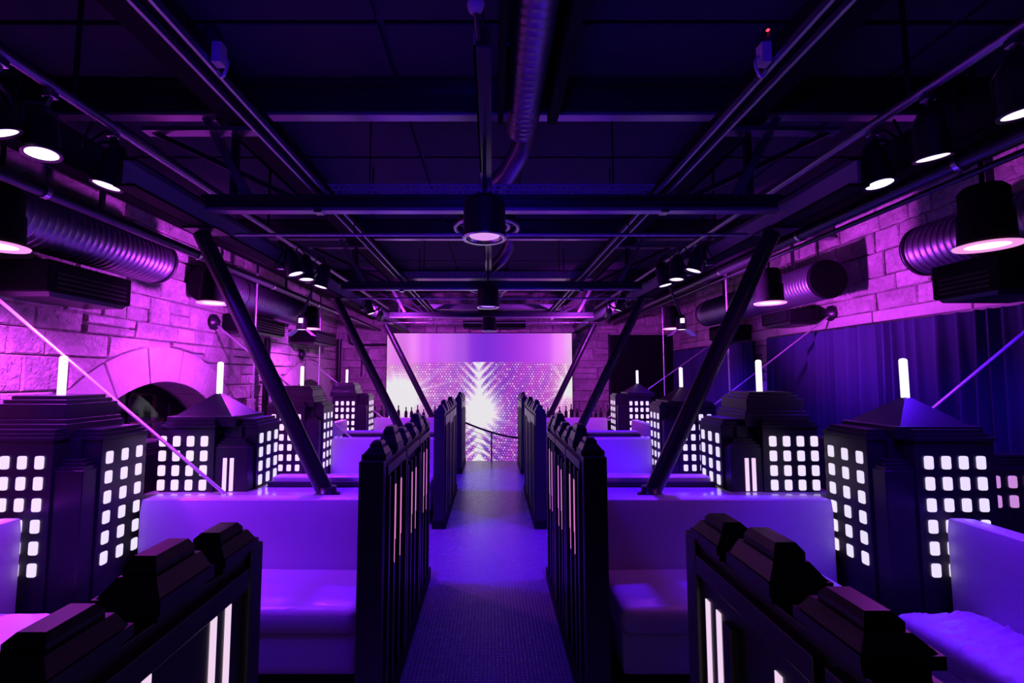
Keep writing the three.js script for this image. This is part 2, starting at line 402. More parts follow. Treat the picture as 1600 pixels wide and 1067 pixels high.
// ---------------------------------------------------------------- booths: benches, ledges
function bench(label, back, st, bk, top, fold) {     // st, bk: [x0, x1, d0, d1] of the seat and of the backrest
  const t = thing('booth_bench', label, 'bench', [(st[0] + st[1]) / 2, 0, (st[2] + st[3]) / 2]), al = back[0] === 'x' ? .04 : 0, ac = .04 - al;
  P(t, 'plinth', B(st[0] + al, st[1] - al, 0, .14, st[2] + ac, st[3] - ac), mt.blackMatt);
  P(t, 'seat_front', cushion(st[0] + .003, st[1] - .003, .14, .335, st[2] + .012, st[3] - .012, .015), mt.leather);
  P(t, 'seat', cushion(st[0], st[1], .325, .455, st[2], st[3], .045, .02, fold, al ? 22 : 40, 6, al ? 130 : 30), mt.leather);
  P(t, 'backrest', cushion(bk[0], bk[1], .14, top, bk[2], bk[3], .035, .006), mt.leather);
  return t;
}
function booth(s, k) {
  const o = P0 * k, xi = s < 0 ? .66 : .645, xe = k === 1 ? 1.94 : s < 0 ? (k ? 2.13 : 2.15) : 2.09, xs = k === 1 ? 1.90 : s < 0 ? 1.98 : 1.95;
  const X = (a, b) => s < 0 ? [-b, -a] : [a, b], who = SIDE(s) + ', ' + ROW[k];
  bench('pale padded bench with its back to the video wall, ' + who, 'd1', [...X(xi, xs), 2.36 + o, 2.86 + o], [...X(xi, xe), 2.865 + o, 2.995 + o], .855, .005);
  const [g, h] = X(xi, k ? 2.3 : 1.60), de = k === 2 ? 9.0 : 3.325 + o;
  const l = thing('booth_ledge', 'glossy ledge topping the booth bench backs, ' + who, 'ledge', [(g + h) / 2, 0, 3.15 + o]);
  P(l, 'ledge_top', B(g, h, .795, .82, 3.0 + o, de, .006), mt.shelf);
  P(l, 'ledge_carcass', B(g + .01, h - .01, 0, .795, 3.01 + o, de - .01), mt.blackMatt);
  if (!k) { const [a, b] = X(1.60, 2.32); P(l, 'corner_top', B(a, b, .795, .82, 3.0, 3.66, .006), mt.shelf); P(l, 'corner_carcass', B(a + .01, b - .01, 0, .795, 3.01, 3.65), mt.blackMatt); }
  if (k < 2) {
    const [p, q] = X(xi, k ? 1.94 : 1.585);
    const t = bench('pale padded bench facing the video wall with black back panel, ' + who, 'd0', [p, q, 3.49 + o, 3.98 + o], [p, q, 3.355 + o, 3.485 + o], .885, .005);
    P(t, 'back_panel', B(p, q, 0, .855, 3.328 + o, 3.355 + o), mt.black, 'glossy black back panel');
  }
  const d0 = k ? 4.0 + o - P0 : .9, d1 = 2.352 + o, xo = s < 0 ? 2.46 : 2.385;
  const e = k ? 0 : .155;
  bench('pale creased side bench along the outer end of the booth, ' + who, 'x', [...X(xs + .005, xo), d0, d1 + e * 0], [...X(xo + .004, xo + .134), d0, d1 + .15], .865, .022);
}
for (const s of [-1, 1]) for (let k = 0; k < 3; k++) booth(s, k);

// ---------------------------------------------------------------- model skyscrapers
const winShape = (w, h, r) => { const s = new THREE.Shape(); const a = w / 2, b = h / 2; s.moveTo(-a + r, -b); s.lineTo(a - r, -b); s.quadraticCurveTo(a, -b, a, -b + r); s.lineTo(a, b - r); s.quadraticCurveTo(a, b, a - r, b); s.lineTo(-a + r, b); s.quadraticCurveTo(-a, b, -a, b - r); s.lineTo(-a, -b + r); s.quadraticCurveTo(-a, -b, -a + r, -b); return s; };
const winGeo = new THREE.ExtrudeGeometry(winShape(.048, .070, .012), { depth: .005, bevelEnabled: false, curveSegments: 3 });
const winGeoSide = winGeo.clone().rotateY(Math.PI / 2);
function tower(s, x0, d0, yb, o) {
  const t = thing('model_skyscraper', o.label, 'model building', [s * (x0 + .3), yb, d0 + .22]);
  const wu = .60, wd = .45, cu = o.cu || .17, cd = .11, top = 1.25;
  const BX = (u0, u1, y0, y1, e0, e1, r = 0) => B(s * (x0 + u0), s * (x0 + u1), y0, y1, d0 + e0, d0 + e1, r);
  const FR = (u0, u1, y0, y1, e0, e1, iu, id) => s > 0 ? frustum(x0 + u0, x0 + u1, y0, y1, d0 + e0, d0 + e1, iu, iu, id, id) : frustum(-x0 - u1, -x0 - u0, y0, y1, d0 + e0, d0 + e1, iu, iu, id, id);
  P(t, 'core', BX(.10, wu - .01, yb, top, .09, wd - .005), mt.tower);
  const w1 = P(t, 'aisle_wing', BX(0, .25, yb, top - .01, cd, wd, .004), mt.tower);
  const w2 = P(t, 'front_wing', BX(cu, wu, yb, top, 0, .25, .004), mt.tower);
  const corner = P(t, 'corner_block', BX(.012, cu + .01, yb, o.cornerTop || 1.09, .012, cd + .01, .004), mt.tower);
  const ct = o.cornerTop || 1.09;
  for (let k = 0; k < 3; k++) P(t, 'corner_step', BX(.02 + k * .02, cu + .01, ct + k * .016, ct + .016 + k * .016, .02 + k * .02, cd + .01), mt.tower, null, corner);
  // stepped parapets over the wings
  for (let k = 0; k < 3; k++) {
    P(t, 'parapet_step', BX(-.008 + k * .018, .25, top - .01 + k * .02, top + .008 + k * .02, cd - .004 + k * .014, wd + .006 - k * .014), mt.tower, null, w1);
    P(t, 'parapet_step', BX(cu - .004 + k * .014, wu + .006 - k * .014, top + k * .02, top + .018 + k * .02, -.008 + k * .018, .25), mt.tower, null, w2);
  }
  const cx = o.cx || .37, cz = .26;
  let tip;
  if (o.roof === 'pyramid') {
    P(t, 'roof_slab', BX(cx - .24, cx + .24, top, 1.322, cz - .20, cz + .20, .004), mt.tower);
    P(t, 'roof', FR(cx - .20, cx + .20, 1.322, 1.475, cz - .18, cz + .18, .183, .163), mt.tower, 'four-sided pyramid roof');
    tip = 1.470;
  } else {
    const st = [[.225, .20, top, 1.335], [.215, .19, 1.335, 1.36], [.20, .18, 1.36, 1.445], [.18, .16, 1.445, 1.468], [.155, .14, 1.468, 1.49]];
    for (const [a, b, y0, y1] of st) P(t, 'roof_step', BX(cx - a, cx + a, y0, y1, cz - b, cz + b, .004), mt.tower);
    tip = 1.485;
  }
  const c = V(s * (x0 + cx), 0, d0 + cz);
  P(t, 'light_tube', M(L([[0, 0], [.021, 0], [.021, .225], [.016, .236], [0, .24]], V(c.x, tip, -c.z), undefined, 14)), mt.tube, 'white glowing light tube spire');
  const pl = new THREE.PointLight(new THREE.Color().setRGB(.8, .4, 1), SPIRE_CD, 0, 2); pl.position.set(c.x, tip + .12, c.z); lamp(pl);
  // lit windows
  const rows = o.strips ? [1.160, 1.062, .964, .868] : [1.136, 1.025, .912, .80, .687, .574].filter(y => y - .05 > yb);
  const at = (g, x, y, d) => { const m = new THREE.Mesh(g, mt.window); m.name = 'window'; m.castShadow = m.receiveShadow = true; m.position.set(x - t.position.x, y - t.position.y, -d - t.position.z); return m; };
  for (const y of rows) {
    for (let c2 = 0; c2 < 4; c2++) { const u = cu + .068 + c2 * .094; w2.add(at(winGeo, s * (x0 + u), y, d0 - .001)); }
    for (let c1 = 0; c1 < 3; c1++) w1.add(at(winGeoSide, s * x0 - (s > 0 ? .004 : .001), y, d0 + cd + .056 + c1 * .112));
  }
  const area = (w, h, x, y, d, lx, ld) => { const l = new THREE.RectAreaLight(new THREE.Color().setRGB(.6, .22, 1), o.shine || .10, w, h); l.position.set(x, y, -d); l.lookAt(lx, y, -ld); lamp(l); };
  const ym = (rows[0] + rows[rows.length - 1]) / 2, yh = rows[0] - rows[rows.length - 1] + .07;
  area(.35, yh, s * (x0 + .35), ym, d0 - .012, s * (x0 + .35), d0 - 1);
  area(.28, yh, s * x0 - s * .012, ym, d0 + .30, s * x0 - s, d0 + .30);
  if (o.strips) for (const u of [.118, .165]) P(t, 'light_strip', BX(u - .013, u + .013, yb + .005, 1.045, .006, .016, .003), mt.strip, 'upright white light strip', corner);
  return t;
}
const pyr = 'black model skyscraper with lit windows and pyramid roof, ', zig = 'black model skyscraper with lit windows and stepped roof, ';
tower(-1, 2.20, 2.53, 0, { roof: 'steps', cx: .39, label: zig + 'arch-wall corner of the open-end row' });
tower(1, 2.12, 2.53, 0, { roof: 'pyramid', label: pyr + 'curtain corner of the open-end row' });
tower(-1, 1.65, 3.18, .82, { roof: 'pyramid', strips: true, cu: .235, cornerTop: 1.12, label: pyr + 'on a ledge' });
tower(1, 1.62, 3.18, .82, { roof: 'steps', strips: true, cu: .225, cornerTop: 1.12, label: zig + 'on a ledge' });
tower(-1, 1.95, 5.28, 0, { roof: 'steps', cx: .32, label: zig + 'arch-wall side, middle row' });
tower(1, 1.95, 5.28, 0, { roof: 'pyramid', cx: .32, label: pyr + 'curtain side, middle row' });
tower(-1, 2.15, 8.02, 0, { roof: 'steps', cx: .44, label: zig + 'arch-wall side, video-wall row' });
tower(1, 2.17, 8.02, 0, { roof: 'pyramid', cx: .44, label: pyr + 'curtain side, video-wall row' });

function lowBlock(label, x0, x1, d0, d1, top, cols, side) {   // lower model block between the skyscrapers
  const t = thing('model_block', label, 'model building', [(x0 + x1) / 2, 0, (d0 + d1) / 2]);
  const b = P(t, 'body', B(x0, x1, 0, top, d0, d1, .004), mt.tower);
  for (let k = 0; k < 4; k++) P(t, 'roof_step', B(x0 + .012 + k * .02, x1 - .012 - k * .02, top + k * .017, top + .012 + k * .017, d0 + .012 + k * .02, d1 - .012 - k * .02), mt.tower);
  P(t, 'roof_core', B(x0 + .09, x1 - .09, top, top + .066, d0 + .09, d1 - .09), mt.tower);
  for (let r = 0; r < 2; r++) for (let c = 0; c < cols; c++) { const m = new THREE.Mesh(winGeo, mt.windowPink); m.name = 'window'; m.castShadow = m.receiveShadow = true; m.position.set(x0 + .09 + c * .098 - t.position.x, top - .075 - r * .112, -d0 + .001 - t.position.z); b.add(m); }
}
lowBlock('low black model block with dim pink windows beside the curtain-corner skyscraper', 2.76, 3.36, 2.75, 3.0, 1.06, 5);
lowBlock('low black model block behind the pyramid-roofed skyscraper, curtain side', 2.34, 2.74, 3.15, 3.6, 1.09, 0);
lowBlock('low black model block behind the stepped-roof skyscraper, arch-wall side', -2.76, -2.34, 3.15, 3.6, 1.07, 0);

// ---------------------------------------------------------------- skyline dividers along the aisle
function divider(s, xi, d0, d1, label, caps, leds, pink) {
  const t = thing('booth_divider', label, 'divider', [s * (xi + .07), 0, (d0 + d1) / 2]);
  const w = .11, BX = (u0, u1, y0, y1, e0, e1, r = 0) => B(s * (xi + u0), s * (xi + u1), y0, y1, e0, e1, r);
  P(t, 'panel', BX(.014, w, .0, 1.19, d0, d1, .004), mt.black);
  P(t, 'plinth', BX(-.018, w + .02, 0, .09, d0 - .012, d1 + .012, .006), mt.blackMatt);
  for (const e of [d0 - .006, d1 - .05]) P(t, 'end_post', BX(.0, w + .006, .09, 1.205, e, e + .056, .004), mt.black);
  const sect = Math.max(1, Math.round((d1 - d0 - .1) / .44)), sl = (d1 - d0 - .112) / sect, lit = c => !pink && leds.some(l => Math.abs(l[0] - c) < .10);
  for (let k = 0; k < sect; k++) {
    const a = d0 + .056 + k * sl, b = a + sl, top = 1.07 - (k % 2) * .04;
    P(t, 'header_band', BX(-.006, .016, leds.length ? 1.125 : top, 1.17, a + .012, b - .012, .003), mt.black);
    for (let j = 0; j < 4; j++) { const c = a + .03 + j * (sl - .06) / 3; if (!lit(c)) P(t, 'rib', BX(-.008 - (j % 3 ? 0 : .005), .016, .09, top + (leds.length ? .05 : 0), c - .017, c + .017, .003), mt.black); if (pink && (j === 1 || j === 2) && k < 3) for (const q of [-.009, .009]) P(t, 'light_strip', BX(-.0105, -.0075, .74 - (j + k) * .02 + q * 6, top - .02, c + q - .0035, c + q + .0035), mt.stripPink, 'thin pink light strip'); }
  }
  if (!pink) for (const [c, top] of leds) for (const q of [-.026, .026]) P(t, 'light_strip', BX(.0115, .016, .30, top, c + q - .010, c + q + .010), mt.strip, 'upright glowing light strip');
  const fr = (u0, u1, y0, y1, e0, e1, iu0, iu1, ie) => s > 0 ? frustum(xi + u0, xi + u1, y0, y1, e0, e1, iu0, iu1, ie, ie) : frustum(-xi - u1, -xi - u0, y0, y1, e0, e1, iu1, iu0, ie, ie);
  for (const [c, len, tall, tiers] of caps) {
    const a = c - len / 2, b = c + len / 2, y = 1.19;
    const k = P(t, 'cap_block', fr(.006, .10, y, y + .016, a + .01, b - .01, 0, 0, 0), mt.black);
    P(t, 'cap_band', fr(-.004, .112, y + .016, y + .016 + tall * .3, a, b, .0, .0, .0), mt.black, null, k);
    P(t, 'cap_tier', fr(.001, .107, y + .016 + tall * .3, y + .016 + tall * .66, a + .005, b - .005, .014, .026, .010), mt.black, null, k);
    if (tiers > 1) { P(t, 'cap_top', fr(.022, .080, y + .016 + tall * .66, y + .016 + tall * .82, a + .024, b - .024, 0, 0, 0), mt.black, null, k); P(t, 'cap_top', fr(.022, .080, y + .016 + tall * .82, y + .016 + tall, a + .024, b - .024, .008, .012, .008), mt.black, null, k); }
  }
  return t;
}
const capRow = (d0, d1) => { const r = []; const n = Math.round((d1 - d0) / .26); for (let k = 0; k < n; k++) r.push([d0 + .09 + k * (d1 - d0 - .18) / Math.max(1, n - 1), k % 3 === 1 ? .16 : .13, k % 3 === 1 ? .125 : .085, 2]); return r; };
divider(-1, .55, -.62, 1.14, 'black skyline divider with white light strips, arch-wall side, open end', [[1.045, .135, .062, 2], [.865, .15, .085, 2], [.665, .14, .062, 2], [.4, .15, .09, 2], [.1, .15, .10, 2], [-.3, .15, .08, 2]], [[1.0, 1.11], [.765, 1.11], [.5, 1.06], [.2, 1.0], [-.1, 1.06]]);
divider(1, .50, -.62, 1.22, 'black skyline divider with white light strips, curtain side, open end', [[1.115, .135, .062, 2], [.93, .15, .085, 2], [.72, .14, .062, 2], [.4, .15, .09, 2], [.1, .15, .10, 2], [-.3, .15, .08, 2]], [[1.11, 1.07], [.84, 1.07], [.5, 1.06], [.2, 1.0], [-.1, 1.06]]);
divider(-1, .50, 2.18, 3.78, 'black ribbed skyline divider with pink light strips, arch-wall side', capRow(2.18, 3.78), [[2.36, 1.10], [2.62, 1.10], [3.05, 1.10], [3.35, 1.10]], true);
divider(1, .45, 2.30, 3.78, 'black ribbed skyline divider with pink light strips, curtain side', capRow(2.3, 3.78), [[2.46, 1.10], [2.72, 1.10], [3.05, 1.10], [3.35, 1.10]], true);
divider(-1, .50, 4.98, 6.60, 'black ribbed skyline divider without lights, arch-wall side', capRow(4.98, 6.6), []);
divider(1, .47, 4.98, 6.60, 'black ribbed skyline divider without lights, curtain side', capRow(4.98, 6.6), []);
divider(-1, .50, 7.72, 8.80, 'short black skyline divider beside the handrail, arch-wall side', capRow(7.72, 8.8), []);
divider(1, .50, 7.72, 8.80, 'short black skyline divider beside the handrail, curtain side', capRow(7.72, 8.8), []);

// ---------------------------------------------------------------- handrail at the head of the stairs
{
  const t = thing('stair_handrail', 'dark curved handrail with thin cables at the head of the stairs', 'handrail', [0, 0, 9.0]);
  const p = (x, dy = 0) => V(x, .41 + .33 * Math.pow((.62 - x) / 1.2, 1.5) + dy, 9.03 - .10 * Math.cos(x * 2));
  const xs = [-.6, -.35, -.1, .15, .4, .6];
  P(t, 'top_rail', curveTube(xs.map(x => p(x)), .018), mt.black);
  for (let k = 1; k <= 5; k++) P(t, 'cable', curveTube(xs.map(x => p(x, -k * .095)), .004, 20, 5), mt.steel);
  for (const x of [-.58, .0, .58]) P(t, 'post', T(V(x, -1.2, p(x).z * -1), p(x), .014), mt.black);
}

// ---------------------------------------------------------------- bottles on the last ledges
{
  const prof = (h, r) => [[0, 0], [r, 0], [r, h * .58], [r * .9, h * .64], [r * .38, h * .76], [r * .34, h * .95], [r * .42, h * .955], [r * .42, h], [0, h]];
  seed = 55;
  for (const s of [-1, 1]) for (let k = 0; k < 14; k++) {
    const h = R(.13, .24), x = s * (.72 + k * .112 + R(-.012, .012)), d = 8.72 + R(-.04, .08);
    const g = thing('bottle', s < 0 ? 'dark bottle in the row on the last ledge, arch-wall side' : 'dark bottle in the row on the last ledge, curtain side', 'bottle', [x, .82, d], s < 0 ? 'bottles on the arch-wall ledge' : 'bottles on the curtain ledge');
    P(g, 'glass_body', L(prof(h, .030), V(x, .82, d), undefined, 12), mt.bottle);
    P(g, 'stopper', T(V(x, .82 + h, d), V(x, .82 + h + .02, d), .012, 8), mt.blackMatt);
  }
}

// ---------------------------------------------------------------- roof steel
for (let k = 0; k < 3; k++) {
  const d = 2.96 + P0 * k, t = thing('roof_truss', ['steel roof truss over the open-end booth row', 'steel roof truss over the middle booth row', 'steel roof truss over the video-wall booth row'][k], 'truss', [0, 2.6, d], 'roof trusses');
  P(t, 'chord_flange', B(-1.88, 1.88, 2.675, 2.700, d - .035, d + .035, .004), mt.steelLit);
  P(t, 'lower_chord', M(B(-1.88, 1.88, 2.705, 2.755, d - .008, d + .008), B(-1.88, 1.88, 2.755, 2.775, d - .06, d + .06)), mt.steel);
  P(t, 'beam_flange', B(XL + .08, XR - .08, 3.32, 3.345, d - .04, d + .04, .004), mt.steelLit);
  P(t, 'upper_beam', M(B(XL + .08, XR - .08, 3.35, 3.52, d - .008, d + .008), B(XL + .08, XR - .08, 3.52, 3.54, d - .08, d + .08)), mt.steel);
  for (const s of [-1, 1]) {
    P(t, 'diagonal', bar(V(s * 1.9, 3.32, d), V(s * 1.6, 2.77, d), .05, .05), mt.steelPale);
    P(t, 'diagonal', bar(V(s * 1.84, 3.32, d + .03), V(s * 1.25, 2.77, d + .03), .07, .02), mt.steel);
    P(t, 'diagonal', bar(V(s * 2.25, 3.22, d), V(s * 1.3, 2.77, d), .03, .03), mt.steel);
    P(t, 'tie_plate', B(s * 1.5, s * 2.3, 3.21, 3.24, d - .05, d + .03), mt.steelPale);
    P(t, 'hanger', B(s * 1.68, s * 1.72, 2.77, 3.32, d - .02, d + .02), mt.steel);
    P(t, 'clamp', B(s * 1.11 - .025, s * 1.11 + .025, 2.645, 2.675, d - .09, d - .03), mt.chrome);
  }
  // perforated tray and conduit just beyond the truss
  const c = thing('cable_tray', ['perforated cable tray behind the truss at the open end', 'perforated cable tray behind the middle truss', 'perforated cable tray behind the truss by the video wall'][k], 'cable tray', [0, 2.85, d + .25], 'cable trays');
  const sh = new THREE.Shape([[-1.2, 0], [1.32, 0], [1.32, .085], [-1.2, .085]].map(a => new THREE.Vector2(...a)));
  if (k < 2) for (let i = 0; i < 58; i++) for (let r = 0; r < 2; r++) { const h = new THREE.Path(); h.absellipse(-1.17 + i * .043 + r * .012, .026 + r * .034, .0135, .010, 0, Math.PI * 2, true); sh.holes.push(h); }
  const g = new THREE.ExtrudeGeometry(sh, { depth: .003, bevelEnabled: false, curveSegments: 4 }); g.translate(0, 2.885, -d - .24);
  P(c, 'perforated_side', finish(g), mt.tray);
  P(c, 'tray_bottom', B(-1.2, 1.32, 2.878, 2.885, d + .24, d + .40), mt.steel);
  for (const x of [-.9, .9]) P(c, 'hanger_rod', T(V(x, 2.88, d + .35), V(x, YC, d + .35), .006, 6), mt.steel);
  const q = thing('conduit', ['thin metal conduit crossing under the tray at the open end', 'thin metal conduit crossing under the middle tray', 'thin metal conduit crossing under the tray by the video wall'][k], 'conduit', [0, 2.6, d + .3], 'conduits');
  P(q, 'pipe', T(V(-1.87, 2.63, d + .33), V(1.87, 2.63, d + .33), .012), mt.steelPale);
  for (const x of [-1.0, 1.0]) P(q, 'hanger_rod', T(V(x, 2.63, d + .33), V(x, 2.88, d + .33), .004, 6), mt.steel);
}
for (const s of [-1, 1]) {
  const who = SIDE(s);
  let t = thing('steel_girder', 'long steel girder carried by the slanted posts, ' + who, 'girder', [s * 1.94, 2.6, 5]);
  P(t, 'lower_flange', B(s * 1.94 - .055, s * 1.94 + .055, 2.60, 2.615, 2.36, DB), mt.blackMatt);
  P(t, 'web', B(s * 1.94 - .008, s * 1.94 + .008, 2.615, 2.74, 2.36, DB), mt.tray);
  P(t, 'upper_flange', B(s * 1.94 - .055, s * 1.94 + .055, 2.74, 2.755, 2.36, DB), mt.steel);
  t = thing('lamp_bar', 'long tube carrying the par cans, ' + who, 'lamp bar', [s * 2.08, 2.9, 4]);
  P(t, 'tube', T(V(s * 2.08, 2.97, -1), V(s * 2.08, 2.97, 9.2), .024, 12), mt.steelPale);
  for (const d of [.4, 1.3, 2.2, 4.2, 6.8, 9.0]) P(t, 'drop_rod', T(V(s * 2.08, 2.97, d), V(s * 2.08, YC, d), .012, 8), mt.steel);
  t = thing('ceiling_girder', 'dark girder close under the ceiling boards, ' + who, 'girder', [s * 1.66, 3.0, 5]);
  P(t, 'flange', B(s * 1.66 - .08, s * 1.66 + .08, 3.25, 3.27, -1, DB), mt.blackMatt);
  P(t, 'web', B(s * 1.66 - .01, s * 1.66 + .01, 3.27, YC, -1, DB), mt.steel);
  t = thing('lighting_track', 'double rail lighting track along the aisle ceiling, ' + who, 'track', [s * 1.11, 2.78, 5]);
  for (const o of [-.034, .034]) P(t, 'rail', B(s * 1.11 + o - .007, s * 1.11 + o + .007, 2.78, 2.81, -1, 9.5, .002), mt.steelPale);
  P(t, 'channel', B(s * 1.11 - .045, s * 1.11 + .045, 2.81, 2.84, -1, 9.5), mt.blackMatt);
  for (const d of [1.2, 4.2, 7]) P(t, 'hanger_rod', T(V(s * 1.11, 2.83, d), V(s * 1.11, YC, d), .008, 6), mt.steel);
  t = thing('service_pipe', 'thick service pipe outside the girder, ' + who, 'pipe', [s * 2.5, 2.6, 5]);
  P(t, 'pipe', T(V(s * (s < 0 ? 2.6 : 2.74), s < 0 ? 2.67 : 2.85, -1), V(s * (s < 0 ? 2.6 : 2.74), s < 0 ? 2.67 : 2.85, DB), s < 0 ? .035 : .05, 14), mt.steel);
  for (const d of [1.0, 2.6, 4.0, 5.4, 6.8, 8.2]) P(t, 'pipe_clip', T(V(s * (s < 0 ? 2.6 : 2.74), s < 0 ? 2.67 : 2.85, d - .015), V(s * (s < 0 ? 2.6 : 2.74), s < 0 ? 2.67 : 2.85, d + .015), s < 0 ? .043 : .058, 14), mt.chrome);
  t = thing('service_pipe', 'thin service pipe beside the wall, ' + who, 'pipe', [s * 2.9, 2.8, 5]);
  P(t, 'pipe', T(V(s * 2.85, 2.80, -1), V(s * 2.85, 2.80, DB), .02, 10), mt.steel);
  t = thing('outrigger_beam', 'dark beam above the wall ducts, ' + who, 'beam', [s * 3.0, 3.0, 5]);
  P(t, 'flange', B(s * 2.72 - .07, s * 2.72 + .07, 2.92, 2.94, -1, DB), mt.blackMatt);
  P(t, 'web', B(s * 2.72 - .01, s * 2.72 + .01, 2.94, 3.2, -1, DB), mt.steel);
  for (let k = 0; k < 3; k++) {
    const o = P0 * k, d = 3.09 + o, row = ROW[k], fx = s < 0 ? 1.08 : 1.045;
    let p = thing('slanted_post', 'thick black slanted steel post on the glossy ledge, ' + who + ', ' + row, 'post', [s * fx, .82, d]);
    P(p, 'shaft', T(V(s * (fx + .012), .845, d), V(s * (s < 0 ? 1.985 : 1.92), 2.575, d), .054, 20), mt.black);
    P(p, 'foot_plate', L([[0, 0], [.085, 0], [.085, .01], [.062, .018], [.058, .06], [0, .06]], V(s * fx, .82, d), undefined, 20), mt.black);
    P(p, 'head_plate', B(s * 1.84, s * 2.06, 2.585, 2.60, d - .09, d + .09), mt.black);
    // slender tie rod from the wall anchor down to the ledge
    const [ax, ay, bx, by] = s < 0 ? [3.50, k < 2 ? 2.25 : 1.96, k < 2 ? 1.75 : 2.0, .832] : [4.30, [2.45, 2.36, 2.33][k], [2.22, 2.25, 2.14][k], .832];
    p = thing('tie_rod', 'slender bright tie rod from wall anchor to ledge, ' + who + ', ' + row, 'rod', [s * bx, by, d]);
    P(p, 'shaft', T(V(s * bx, by, d), V(s * ax, ay, d), .011, 8), mt.rod);
    P(p, 'wall_anchor', L([[0, 0], [.10, 0], [.10, .02], [.06, .05], [.03, .07], [0, .07]], V(s < 0 ? XL + .06 : XR - .06, ay + .04, d), new THREE.Vector3(-s, 0, 0), 20), mt.black);
    if (k) {
      const hx = [0, 2.95, 3.17][k], hd = [0, 5.73, 8.48][k];
      p = thing('hanging_rod', 'slender upright rod between floor and outer beam, ' + who + ', ' + row, 'rod', [s * hx, 0, hd]);
      P(p, 'shaft', T(V(s * hx, 0, hd), V(s * hx, 2.95, hd), .011, 8), mt.rod);
      P(p, 'hook', T(V(s * hx, 2.9, hd), V(s * hx, YC, hd), .016, 8), mt.steel);
    }
  }
}
{ // the channel in the middle, with a small camera at its end
  const t = thing('ceiling_channel', 'square steel channel running above the aisle centre', 'channel', [-.04, 2.95, 3]);
  P(t, 'web', B(-.075, -.065, 2.95, 3.05, 1.8, 6.5), mt.steelPale);
  P(t, 'flange', B(-.075, -.0, 2.95, 2.962, 1.8, 6.5), mt.steel);
  P(t, 'flange', B(-.075, -.0, 3.04, 3.05, 1.8, 6.5), mt.steel);
  P(t, 'side_plate', B(-.01, .0, 2.962, 3.04, 2.5, 3.3), mt.tray);
  for (const d of [2.0, 3.9, 6]) P(t, 'hanger_rod', T(V(-.04, 3.05, d), V(-.04, YC, d), .008, 6), mt.steel);
  const c = thing('dome_camera', 'small white dome camera at the end of the ceiling channel', 'camera', [-.06, 3.02, 1.72]);
  P(c, 'housing', L([[0, -.035], [.02, -.03], [.032, -.012], [.034, .012], [.02, .03], [0, .034]], V(-.062, 3.05, 1.7), new THREE.Vector3(.3, 1, 0), 18), mt.arch[0]);
  P(c, 'arm', T(V(-.062, 3.02, 1.7), V(-.05, 2.97, 1.83), .012, 8), mt.black);
}
for (const s of [-1, 1]) { // sensors clipped to the tracks
  const t = thing('track_sensor', s < 0 ? 'small black sensor with pale bracket on the lighting track, arch-wall side' : 'small black sensor with red lamp on the lighting track, curtain side', 'sensor', [s * 1.09, 2.8, 1.7]);
  P(t, 'housing', L([[0, -.05], [.028, -.05], [.034, -.02], [.034, .03], [.022, .055], [0, .06]], V(s * 1.09, 2.915, 1.72), new THREE.Vector3(s * .2, 1, .2), 16), mt.black);
  P(t, 'bracket', B(s * 1.045 - .018, s * 1.045 + .018, 2.79, 2.87, 1.66, 1.70), mt.arch[0], 'pale bracket plate');
  P(t, 'cable_loop', curveTube([V(s * 1.06, 2.86, 1.7), V(s * 1.01, 2.80, 1.68), V(s * 1.03, 2.74, 1.68), V(s * 1.055, 2.77, 1.69)], .006, 16, 6), mt.rod);
  if (s > 0) P(t, 'status_light', L([[0, -.008], [.008, 0], [0, .008]], V(s * 1.065, 2.93, 1.68), undefined, 8), mt.red, 'tiny red lamp');
}

// ---------------------------------------------------------------- ducts and air units
function duct(label, a, b, r, group) {
  const t = thing('spiral_duct', label, 'duct', [a.x, a.y - r, -(a.z + b.z) / 2], group), len = a.distanceTo(b), prof = [], n = Math.round(len / .055);
  for (let k = 0; k <= n; k++) { const y = len * k / n; prof.push([r, y]); if (k < n) prof.push([r, y + len / n * .72], [r + .008, y + len / n * .84], [r + .008, y + len / n * .93]); }
  P(t, 'duct_wall', L(prof, a, b.clone().sub(a), 32), mt.galv);
  P(t, 'end_cap', L([[0, 0], [r * .97, 0], [r * 1.03, .01], [r * 1.03, .05], [r * .9, .06], [0, .06]], a.clone().addScaledVector(b.clone().sub(a).normalize(), -.02), b.clone().sub(a), 32), mt.blackMatt);
  P(t, 'end_cap', L([[0, 0], [r * .97, 0], [r * 1.03, .01], [r * 1.03, .05], [r * .9, .06], [0, .06]], b.clone().addScaledVector(b.clone().sub(a).normalize(), -.04), b.clone().sub(a), 32), mt.blackMatt);
  for (const q of [.2, .8]) { const m = a.clone().lerp(b, q); P(t, 'hanger_strap', B(m.x - .012, m.x + .012, m.y + r - .01, YC, -m.z - .02, -m.z + .02), mt.steel); }
}
duct('ribbed spiral duct above the arch at the open end', V(-3.33, 2.73, 1.2), V(-3.33, 2.73, 4.5), .21);
duct('ribbed spiral duct between the two arches', V(-3.33, 2.68, 5.3), V(-3.33, 2.68, 7.9), .21);
duct('ribbed spiral duct beside the curtain wall at the open end', V(3.88, 2.72, 1.2), V(3.88, 2.72, 4.05), .22);
duct('ribbed spiral duct beside the curtain wall over the stone pier', V(3.88, 2.72, 5.25), V(3.88, 2.72, 8.2), .22);
